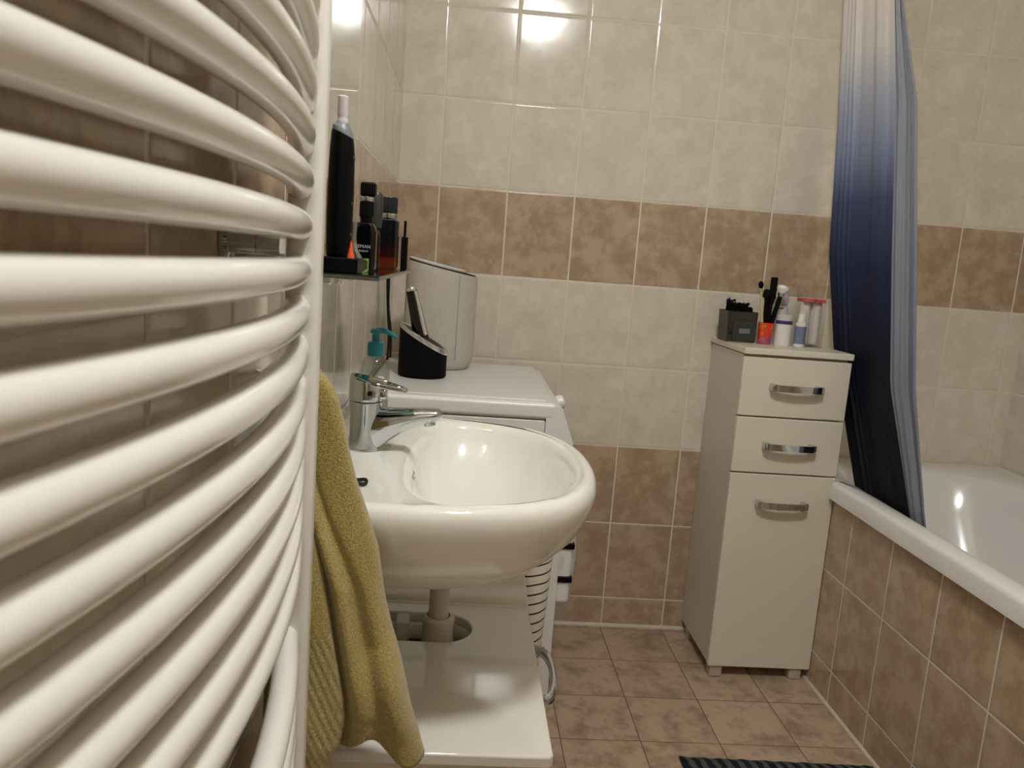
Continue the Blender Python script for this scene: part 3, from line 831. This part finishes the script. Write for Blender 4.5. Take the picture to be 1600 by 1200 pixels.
obj('aerator', lathe([(.0088, -.003), (.0092, .004), (.0092, .012), (.006, .014)], (tx+.096, YC, .8945), axis=(-.2, 0, 1), seg=24), M['chrome'], tp)
# lever cap: round housing cut by the sloping lever plate
sl = lambda x: .9570-.21*(x-tx)
def capring(zf, rr, n=40): return [(tx+rr*math.cos(2*PI*i/n), YC+rr*math.sin(2*PI*i/n), zf(tx+rr*math.cos(2*PI*i/n))) for i in range(n)]
cap = bmesh.new()
loft([capring(lambda x: .9250, .0240), capring(lambda x: .9285, .0252), capring(lambda x: sl(x)-.008, .0252), capring(lambda x: sl(x)-.002, .0245), capring(lambda x: sl(x), .022)], bm=cap)
box(tx+.012, tx+.032, YC-.0125, YC+.0125, .9270, .9440, .005, bm=cap)
lev = obj('lever', cap, M['chrome'], tp)
# sloping plate with an oval opening
def plate(zoff, outer, n=64):
    out = []
    for i in range(n):
        a = 2*PI*i/n; c_, s_ = math.cos(a), math.sin(a)
        if outer:
            x = tx+.0185+.0425*c_; w = .0245*(1-.42*max(0, c_)**1.3)
            y = YC+w*math.copysign(abs(s_)**.8, s_)
        else:
            x = tx+.030+.0240*c_; w = .0150*(1-.35*max(0, c_)); y = YC+w*math.copysign(abs(s_)**.85, s_)
        out.append((x, y, sl(x)+zoff))
    return out
b = bmesh.new()
ro, ri = [[b.verts.new(p) for p in plate(q, True)] for q in (-.0050, .0012)], [[b.verts.new(p) for p in plate(q, False)] for q in (-.0050, .0012)]
n = 64
for i in range(n):
    k = (i+1) % n
    b.faces.new((ro[0][i], ro[0][k], ro[1][k], ro[1][i])); b.faces.new((ri[0][k], ri[0][i], ri[1][i], ri[1][k]))
    b.faces.new((ro[1][i], ro[1][k], ri[1][k], ri[1][i])); b.faces.new((ro[0][k], ro[0][i], ri[0][i], ri[0][k]))
lo = obj('lever_loop', b, M['chrome'], lev)
bv = lo.modifiers.new('edge', 'BEVEL'); bv.width = .0012; bv.segments = 3; bv.limit_method = 'ANGLE'
obj('marker_dot', lathe([(.0040, 0), (.0036, .0012), (0, .0013)], (tx+.008, YC-.0238, .9385), axis=(.35, -1, 0), seg=12), M['black'], lev)

# hair tie
ht = obj('hair_tie', tube([(.094+.0120*math.cos(a), -1.405+.0120*math.sin(a), .8530+.0012*math.sin(3*a)) for a in [2*PI*i/40 for i in range(41)]], .0024, 8, caps=False), M['rubber'],
         loc=(.098, -1.405, .8505), label='small black hair tie lying on the washbasin edge by the towel', cat='hair tie')

# soap dispenser
sx_, sy_ = .066, -1.005
sd = thing('soap_dispenser', 'clear soap dispenser with a teal pump at the far back of the washbasin', 'soap dispenser', (sx_, sy_, .8505))
z0 = .8515
obj('bottle_body', lathe([(.024, 0), (.0265, .003), (.0265, .085), (.0250, .098), (.019, .108), (.0135, .112), (.0125, .114)], (sx_, sy_, z0), seg=36), M['soapglass'], sd)
t = NT('milky_soap'); t.set(color=lin((196, 208, 196)), rough=.3, trans=.6, ior=1.35); v, X = t.obj(); t.put(t.b.inputs['Base Color'], t.mix(t.noise(v, 20, 2), lin((186, 200, 188)), lin((214, 220, 208)))); M['soap'] = t.m
obj('soap', lathe([(.022, .003), (.0245, .005), (.0245, .062), (.0, .0625)], (sx_, sy_, z0), seg=32), M['soap'], sd)
obj('paper_label', box(sx_+.008, sx_+.019, sy_-.0262, sy_-.0225, z0+.060, z0+.080, .001), plain('pink_white_label', (216, 196, 200), .5, .2, 60), sd)
b = lathe([(.0135, .112), (.0145, .114), (.0145, .130), (.0128, .136), (.007, .138), (.0068, .150), (.010, .152), (.0105, .156), (.007, .1595), (0, .160)], (sx_, sy_, z0), seg=28)
tube(spline([(sx_, sy_, z0+.1565), (sx_+.012, sy_, z0+.157), (sx_+.024, sy_, z0+.153), (sx_+.035, sy_, z0+.146)], 16), [.0048]*9+[.0044, .004, .0038, .0036, .0034, .0033, .0032, .003], 12, bm=b)
obj('pump', b, M['teal'], sd, label='teal pump head')

# siphon
si = thing('drain_siphon', 'white plastic drain pipe going down from the washbasin into the unit', 'drain pipe', (.214, YC, .50))
sxp, syp = .206, -1.158
obj('flange', lathe([(.0165, .622), (.0185, .634), (.0245, .645), (.0275, .650), (.0275, .656), (.0250, .659), (.0250, .690), (.036, .696), (.036, .6978)], (sxp, syp, 0), seg=32), M['pipe'], si)
obj('tailpipe', lathe([(.0168, .50), (.0168, .640)], (sxp, syp, 0), seg=28), M['pipe'], si)
obj('collar_nut', lathe([(.024, .505), (.0268, .510), (.0268, .520), (.0255, .522), (.0255, .546), (.0268, .548), (.0268, .556), (.023, .561), (.0195, .561), (.0190, .552)], (sxp, syp, 0), seg=28), M['pipe'], si)
b = tube([(sxp, syp+.02, .520), (sxp-.06, syp+.02, .520), (sxp-.170, syp+.02, .520)], .0135, 20)
box(sxp-.070, sxp-.048, syp-.002, syp+.034, .497, .545, .003, bm=b)
obj('outlet_pipe', b, M['pipe'], si)
obj('trap_cup', lathe([(.02, .44), (.024, .445), (.024, .505)], (sxp, syp, 0), seg=28), M['pipe'], si)

# ---------------------------------------------------------------- mirror and glass shelf
mr = thing('wall_mirror', 'frameless wall mirror above the glass shelf', 'mirror', (.004, -1.27, 1.15))
obj('glass', box(.0015, .0065, -1.415, -.925, 1.150, 2.15, .0012, 2), M['mirror'], mr)
sh = thing('glass_shelf', 'narrow glass shelf with clear brackets on the left wall under the mirror', 'shelf', (.06, -1.27, 1.11))
SZ = 1.118
obj('glass_plate', box(.004, .122, -1.512, -1.035, SZ-.006, SZ, .0015, 2), M['shelfglass'], sh)
for y in (-1.28, -1.08):
    b = box(.001, .014, y-.012, y+.012, SZ-.030, SZ-.0065, .003); box(.010, .034, y-.010, y+.010, SZ-.024, SZ-.0065, .004, bm=b)
    obj('bracket', b, M['silver'], sh)

# charging base + toothbrush
cbk = thing('toothbrush_charger', 'flat black base with lime green edging under the electric toothbrush', 'charger', (.07, -1.455, SZ))
obj('base_block', box(.040, .0968, -1.505, -1.415, SZ, SZ+.0165, .002), M['black_matt'], cbk)
obj('side_face', box(.0960, .0972, -1.5050, -1.4155, SZ+.0010, SZ+.0160, .0003), M['black'], cbk)
b = box(.0968, .0980, -1.4230, -1.4150, SZ+.0005, SZ+.0168)
for za, zb3 in ((SZ+.0168, SZ+.0130), (SZ+.0005, SZ+.0045)):
    tri = [(-1.470, za), (-1.420, za), (-1.420, zb3)]
    loft([[(.0970, y, z) for y, z in tri], [(.0980, y, z) for y, z in tri]], bm=b)
obj('green_edging', b, M['lime'], cbk)
tbz = SZ+.0165
tb = thing('electric_toothbrush', 'tall black electric toothbrush with a grey neck on the glass shelf', 'toothbrush', (.0685, -1.46, tbz))
tcx, tcy = .0685, -1.46
def rnd_ring(r, zf, n=40): return [(tcx+r*math.cos(2*PI*i/n), tcy+r*math.sin(2*PI*i/n), zf(r*math.cos(2*PI*i/n))) for i in range(n)]
b = bmesh.new()
loft([rnd_ring(.0125, lambda d: tbz), rnd_ring(.0138, lambda d: tbz+.002), rnd_ring(.0148, lambda d: tbz+.03), rnd_ring(.0150, lambda d: tbz+.075), rnd_ring(.0142, lambda d: tbz+.115),
      rnd_ring(.0128, lambda d: 1.268-.42*d), rnd_ring(.0118, lambda d: 1.272-.42*d)], bm=b)
hb = obj('handle', b, M['black'], tb)
b = bmesh.new(); loft([rnd_ring(.0120, lambda d: 1.2715-.42*d), rnd_ring(.0115, lambda d: 1.276-.42*d), rnd_ring(.0085, lambda d: 1.2805-.30*d), rnd_ring(.006, lambda d: 1.283)], bm=b)
obj('collar', b, M['steelgrey'], tb)
obj('neck', lathe([(.0064, 1.281), (.0066, 1.284), (.0062, 1.286), (.0056, 1.288), (.0058, 1.290), (.0060, 1.291), (.0058, 1.311), (.0045, 1.3125), (0, 1.3125)], (tcx-.001, tcy, 0), seg=24), M['lilac'], tb)
for z in (1.245, 1.195, 1.160):
    obj('button', lathe([(.0026, 0), (.0020, .0008), (0, .0009)], (tcx+.0140, tcy-.004, z), axis=(1, -.25, 0), seg=14), M['darkgrey'], hb)
b = bmesh.new(); rings = []
for z, w, x in ((0, .0090, .1000), (.003, .0085, .0985), (.010, .0060, .0955), (.022, .0042, .0940), (.035, .0040, .0945), (.052, .0046, .0955), (.066, .0040, .0960), (.072, .0022, .0960)):
    x -= .0115; rings.append([(x-w*.62, -1.435, tbz+z), (x, -1.4385, tbz+z), (x+w*.5, -1.435, tbz+z), (x, -1.4325, tbz+z)])
loft(rings, bm=b)
obj('brush_head_cover', b, clear_mat('frosted_clear_plastic', (.86, .86, .86), .30, .25), loc=(.0845, -1.435, tbz), label='slim clear plastic brush cover standing right of the black toothbrush', cat='cover', smooth=50)
obj('interdental_brush', lathe([(.0042, 0), (.0036, .004), (.0016, .012), (.0005, .019)], (.0865, -1.487, tbz), seg=16), M['orange'], loc=(.086, -1.487, tbz), label='tiny orange cone cap at the foot of the toothbrush', cat='cap')

# perfume bottles
def bottle_box(x0, x1, y0, y1, z0, z1, r, sh_):
    b = bmesh.new()
    loft([rrect(x0+.002, x1-.002, y0+.002, y1-.002, r, z0, 6), rrect(x0, x1, y0, y1, r, z0+.002, 6), rrect(x0, x1, y0, y1, r, z1-sh_, 6),
          rrect(x0+.0015, x1-.0015, y0+.001, y1-.001, r, z1-sh_*.5, 6), rrect(x0+.005, x1-.005, y0+.003, y1-.003, r*.8, z1-.001, 6), rrect(x0+.008, x1-.008, y0+.005, y1-.005, r*.5, z1, 6)], bm=b)
    return b
pa = thing('perfume_bottle', 'black perfume bottle with rounded shoulders and white lettering on the glass shelf', 'perfume bottle', (.082, -1.33, SZ), 'perfume bottles on the glass shelf')
obj('bottle_glass', bottle_box(.060, .0965, -1.342, -1.318, SZ, SZ+.062, .006, .012), M['black_gloss'], pa)
obj('neck', lathe([(.008, .061), (.008, .068), (.0095, .070), (.0095, .088), (.007, .089)], (.082, -1.33, SZ), seg=20), M['black'], pa)
obj('collar', lathe([(.0085, .089), (.0090, .090), (.0090, .094), (.0085, .095)], (.082, -1.33, SZ), seg=20), M['chrome'], pa)
obj('cap', box(.0735, .0935, -1.340, -1.320, SZ+.095, SZ+.113, .003), M['black'], pa)
def text(body, size, loc, parent, mat, name='lettering'):
    cu_ = bpy.data.curves.new(name, 'FONT'); cu_.body = body; cu_.size = size; cu_.align_x = 'RIGHT'; cu_.extrude = .0001
    tmp = bpy.data.objects.new('tmp_text', cu_)
    me = bpy.data.meshes.new_from_object(tmp)
    bpy.data.objects.remove(tmp)
    b = bmesh.new(); b.from_mesh(me); bpy.data.meshes.remove(me)
    for v in b.verts: v.co = Vector((v.co.x+loc[0], loc[1]-v.co.z, v.co.y+loc[2]))
    return obj(name, b, mat, parent, smooth=0)
M['print'] = plain('white_print', (190, 190, 186), .5)
text('GENTLEMAN', .0062, (.0905, -1.3424, SZ+.029), pa, M['print'])
text('GIVENCHY', .0036, (.0880, -1.3424, SZ+.0240), pa, M['print'])
pc = thing('perfume_bottle', 'dark grey perfume bottle with a rounded spray cap between the two taller ones', 'perfume bottle', (.087, -1.21, SZ), 'perfume bottles on the glass shelf')
obj('bottle_glass', bottle_box(.064, .088, -1.222, -1.198, SZ, SZ+.060, .008, .012), M['black_gloss'], pc)
obj('cap', lathe([(.0085, .060), (.0098, .070), (.0102, .095), (.0095, .105), (.0065, .1095), (0, .1105)], (.080, -1.21, SZ), seg=24), M['darkgrey'], pc)
pb = thing('perfume_bottle', 'tall dark bottle with amber glass, silver collar and navy cap on the shelf', 'perfume bottle', (.089, -1.115, SZ), 'perfume bottles on the glass shelf')
obj('bottle_glass', bottle_box(.071, .1055, -1.131, -1.099, SZ, SZ+.078, .004, .004), M['amber'], pb)
obj('collar', lathe([(.0125, .078), (.0130, .079), (.0130, .085), (.0125, .086)], (.0890, -1.115, SZ), seg=28), M['chrome'], pb)
obj('cap', lathe([(.0135, .086), (.0140, .087), (.0140, .109), (.0130, .1105), (0, .1108)], (.0885, -1.115, SZ), seg=28), M['navy'], pb)
pd = thing('mascara_tube', 'thin black tube with a narrow upright stem at the far end of the shelf', 'tube', (.1125, -1.07, SZ))
obj('tube_body', box(.107, .1175, -1.0755, -1.0645, SZ, SZ+.052, .001), M['black'], pd)
obj('stem', lathe([(.0022, .052), (.0022, .076), (.0018, .078)], (.1118, -1.07, SZ), seg=12), M['black'], pd)
pe = thing('clear_vial', 'clear slim glass vial between the amber bottle and the black tube', 'vial', (.1035, -1.085, SZ))
obj('vial_glass', lathe([(.0035, 0), (.0040, .001), (.0040, .058), (.003, .060), (.003, .066)], (.1025, -1.082, SZ), seg=16), M['clear'], pe)

# ---------------------------------------------------------------- radiator
ra = thing('towel_radiator', 'large white curved towel radiator with horizontal tubes on the left wall', 'radiator', (.05, -1.895, .2))
yc, Rr, apx = -1.895, 1.2, .088
HW = .300
ks = [k for k in range(-24, 17) if k not in (-8, -9, -19, -20)]
def arcpt(y, z): return Vector((apx-(y-yc)**2/(2*Rr), y, z))
for k in ks:
    z = 1.1235+.0385*k
    obj('tube', tube([arcpt(yc-HW+2*HW*i/56, z) for i in range(57)], .0125, 24), M['enamel'], ra, smooth=80)
zlo, zhi = .12, 1.78
for s in (1, -1):
    b = bmesh.new()
    yy0, yy1 = (yc+HW-.006, yc+HW+.024) if s > 0 else (yc-HW-.024, yc-HW+.006)
    rings = []
    for z, i in ((zlo, .004), (zlo+.003, .001), (zlo+.006, 0), (zhi-.006, 0), (zhi-.003, .001), (zhi, .004)):
        rings.append(rrect(.040+i, .0735-i, yy0+i, yy1-i, [.010, .006, .006, .010], z, 6))
    loft(rings, bm=b)
    obj('upright', b, M['enamel'], ra)
for y, z in ((-1.665, 1.143), (-1.665, .55), (-2.12, 1.143)):
    b = lathe([(.016, .001), (.016, .004), (.009, .006), (.009, .030), (.012, .032), (.012, .052)], (0.0, y, z), axis=(1, 0, 0), seg=24)
    obj('wall_mount', b, M['chrome'], ra)

# ---------------------------------------------------------------- towel
tw = thing('hand_towel', 'mustard yellow terry towel hanging between the radiator and the washbasin', 'towel', (.08, -1.55, .55))
RX = [(1.012, .062), (1.002, .070), (.992, .078), (.978, .084), (.956, .090), (.923, .097), (.890, .106), (.857, .118), (.812, .134), (.750, .145), (.714, .155), (.679, .167), (.638, .180), (.606, .193), (.573, .203), (.535, .203), (.50, .195)]
def rx(z):
    for (za, a), (zb2, b2) in zip(RX, RX[1:]):
        if z >= zb2: return lerp(a, b2, (za-z)/(za-zb2)) if z < za else a
    return RX[-1][1]
PXE = [(1.012, .030), (.93, .045), (.848, .065), (.812, .073), (.746, .086), (.701, .094), (.64, .106), (.616, .108), (.588, .104), (.572, .094), (.53, .080)]
def px_(z):
    for (za, a), (zb2, b2) in zip(PXE, PXE[1:]):
        if z >= zb2: return lerp(a, b2, (za-z)/(za-zb2)) if z < za else a
    return PXE[-1][1]
b = bmesh.new(); rows = []
NZ, NU = 110, 120
for i in range(NZ+1):
    t_ = i/NZ
    row = []
    zt = lerp(1.012, .580, t_)
    X1 = rx(zt); g = min(1, t_*1.8)       # folds open downwards
    xp = px_(zt)
    pts = [(.030, -1.560, 0), (lerp(.035, xp*.75, g), -1.553, 0), (lerp(.040, xp+.004, g), -1.548-.004*g, 0), (lerp(.045, lerp(xp, X1, .28), g), -1.553-.016*g, 0),
           (lerp(.050, lerp(xp, X1, .52), g), -1.548-.006*g, 0), (lerp(.058, lerp(xp, X1, .78), g), -1.546-.012*g, 0),
           (X1-.004, -1.542-.006*g, 0), (X1, -1.532, 0), (X1-.008, -1.522, 0), (lerp(.05, X1-.06, g), -1.520, 0), (.030, -1.525, 0)]
    sp_ = spline(pts, NU)
    for j, p in enumerate(sp_):
        u = j/NU
        z = zt
        if t_ > .72:                       # wavy lower hem: high arch in the middle, low on the right
            f = (t_-.72)/.28
            hem = .016*math.exp(-((p.x-.137)/.016)**2) - .026*math.exp(-((p.x-.188)/.024)**2) - .004
            z += hem*f
            # the roll just above the hem
            if u < .72:
                p.y += (-.013*math.sin(min(1, f*1.25)*PI)*math.exp(-((p.x-.160)/.035)**2) + .016*max(0, f-.72)*1.0)
        row.append(b.verts.new((p.x, p.y+.010+.0010*math.sin(60*p.x+25*z), z)))
    rows.append(row)
for i in range(NZ):
    for j in range(NU):
        b.faces.new((rows[i][j], rows[i][j+1], rows[i+1][j+1], rows[i+1][j]))
solid(obj('terry_cloth', b, M['terry'], tw, smooth=180), .004)
b = bmesh.new(); rows = []
for i in range(81):
    t_ = i/80
    zt = lerp(.965, .540, t_); row = []
    xp = px_(zt)
    xl = .020
    sp_ = spline([(xl, -1.575, 0), (lerp(xl, xp, .5), -1.584-.008*t_, 0), (xp-.004, -1.579-.004*t_, 0), (xp, -1.570, 0), (xp-.010, -1.562, 0), (lerp(xl, xp, .4), -1.564, 0)], 40)
    for j, p in enumerate(sp_):
        zz = zt-(.010*max(0, t_-.8)/.2*math.sin(p.x*90))
        row.append(b.verts.new((p.x, p.y+.023+.0012*math.sin((p.x+.42*zt)*110), zz)))
    rows.append(row)
for i in range(80):
    for j in range(40): b.faces.new((rows[i][j], rows[i][j+1], rows[i+1][j+1], rows[i+1][j]))
solid(obj('ribbed_border', b, M['terry_rib'], tw, label='ribbed woven border', smooth=180), .004)
hk = obj('towel_hook', tube(spline([(0, -1.540, 1.008), (.022, -1.540, 1.002), (.046, -1.540, 1.000), (.058, -1.540, 1.006), (.060, -1.540, 1.018)], 20), .0035, 10), M['chrome'], loc=(0, -1.54, 1.008),
         label='small chrome wall hook holding the mustard towel', cat='hook')

# ---------------------------------------------------------------- lamp
LX, LY = .50, -1.85
lp_ = thing('ceiling_lamp', 'round glowing glass ceiling lamp above the room', 'ceiling lamp', (LX, LY, ZC))
obj('lamp_base', lathe([(.125, 0), (.125, -.018), (.115, -.022)], (LX, LY, ZC), seg=40), M['white_plastic'], lp_)
obj('lamp_shade', lathe([(.118, -.020), (.122, -.035), (.112, -.062), (.085, -.085), (.045, -.098), (0, -.102)], (LX, LY, ZC), seg=48), M['lamp'], lp_)

w = bpy.data.worlds.new('world'); sc.world = w; w.use_nodes = True
w.node_tree.nodes['Background'].inputs[0].default_value = (.9, .85, .78, 1); w.node_tree.nodes['Background'].inputs[1].default_value = .05

# ---------------------------------------------------------------- camera
yaw, pitch, roll, f = .0655, .1545, .0739, 1235.45
cy_, sy2 = math.cos(yaw), math.sin(yaw); cp, spt = math.cos(pitch), math.sin(pitch)
fwd = Vector((sy2*cp, cy_*cp, -spt)); right = Vector((cy_, -sy2, 0)); up = right.cross(fwd)
cr, sr = math.cos(roll), math.sin(roll)
r2 = right*cr+up*sr; u2 = up*cr-right*sr
cam = bpy.data.cameras.new('camera'); co = bpy.data.objects.new('camera', cam); COL.objects.link(co)
mw = Matrix.Identity(4)
for i in range(3): mw[i][0] = r2[i]; mw[i][1] = u2[i]; mw[i][2] = -fwd[i]
mw[0][3], mw[1][3], mw[2][3] = .218, -2.3902, 1.1451
co.matrix_world = mw
cam.sensor_width = 36; cam.lens = f*36/1600; cam.clip_start = .01
cam.dof.use_dof = True; cam.dof.focus_distance = 1.5; cam.dof.aperture_fstop = 14
sc.camera = co
sc.cycles.max_bounces = 14; sc.cycles.diffuse_bounces = 6; sc.cycles.transparent_max_bounces = 12
sc.view_settings.view_transform = 'Standard'; sc.view_settings.look = 'None'; sc.view_settings.gamma = 1
sc.view_settings.use_curve_mapping = False
sc.view_settings.exposure = -0.06
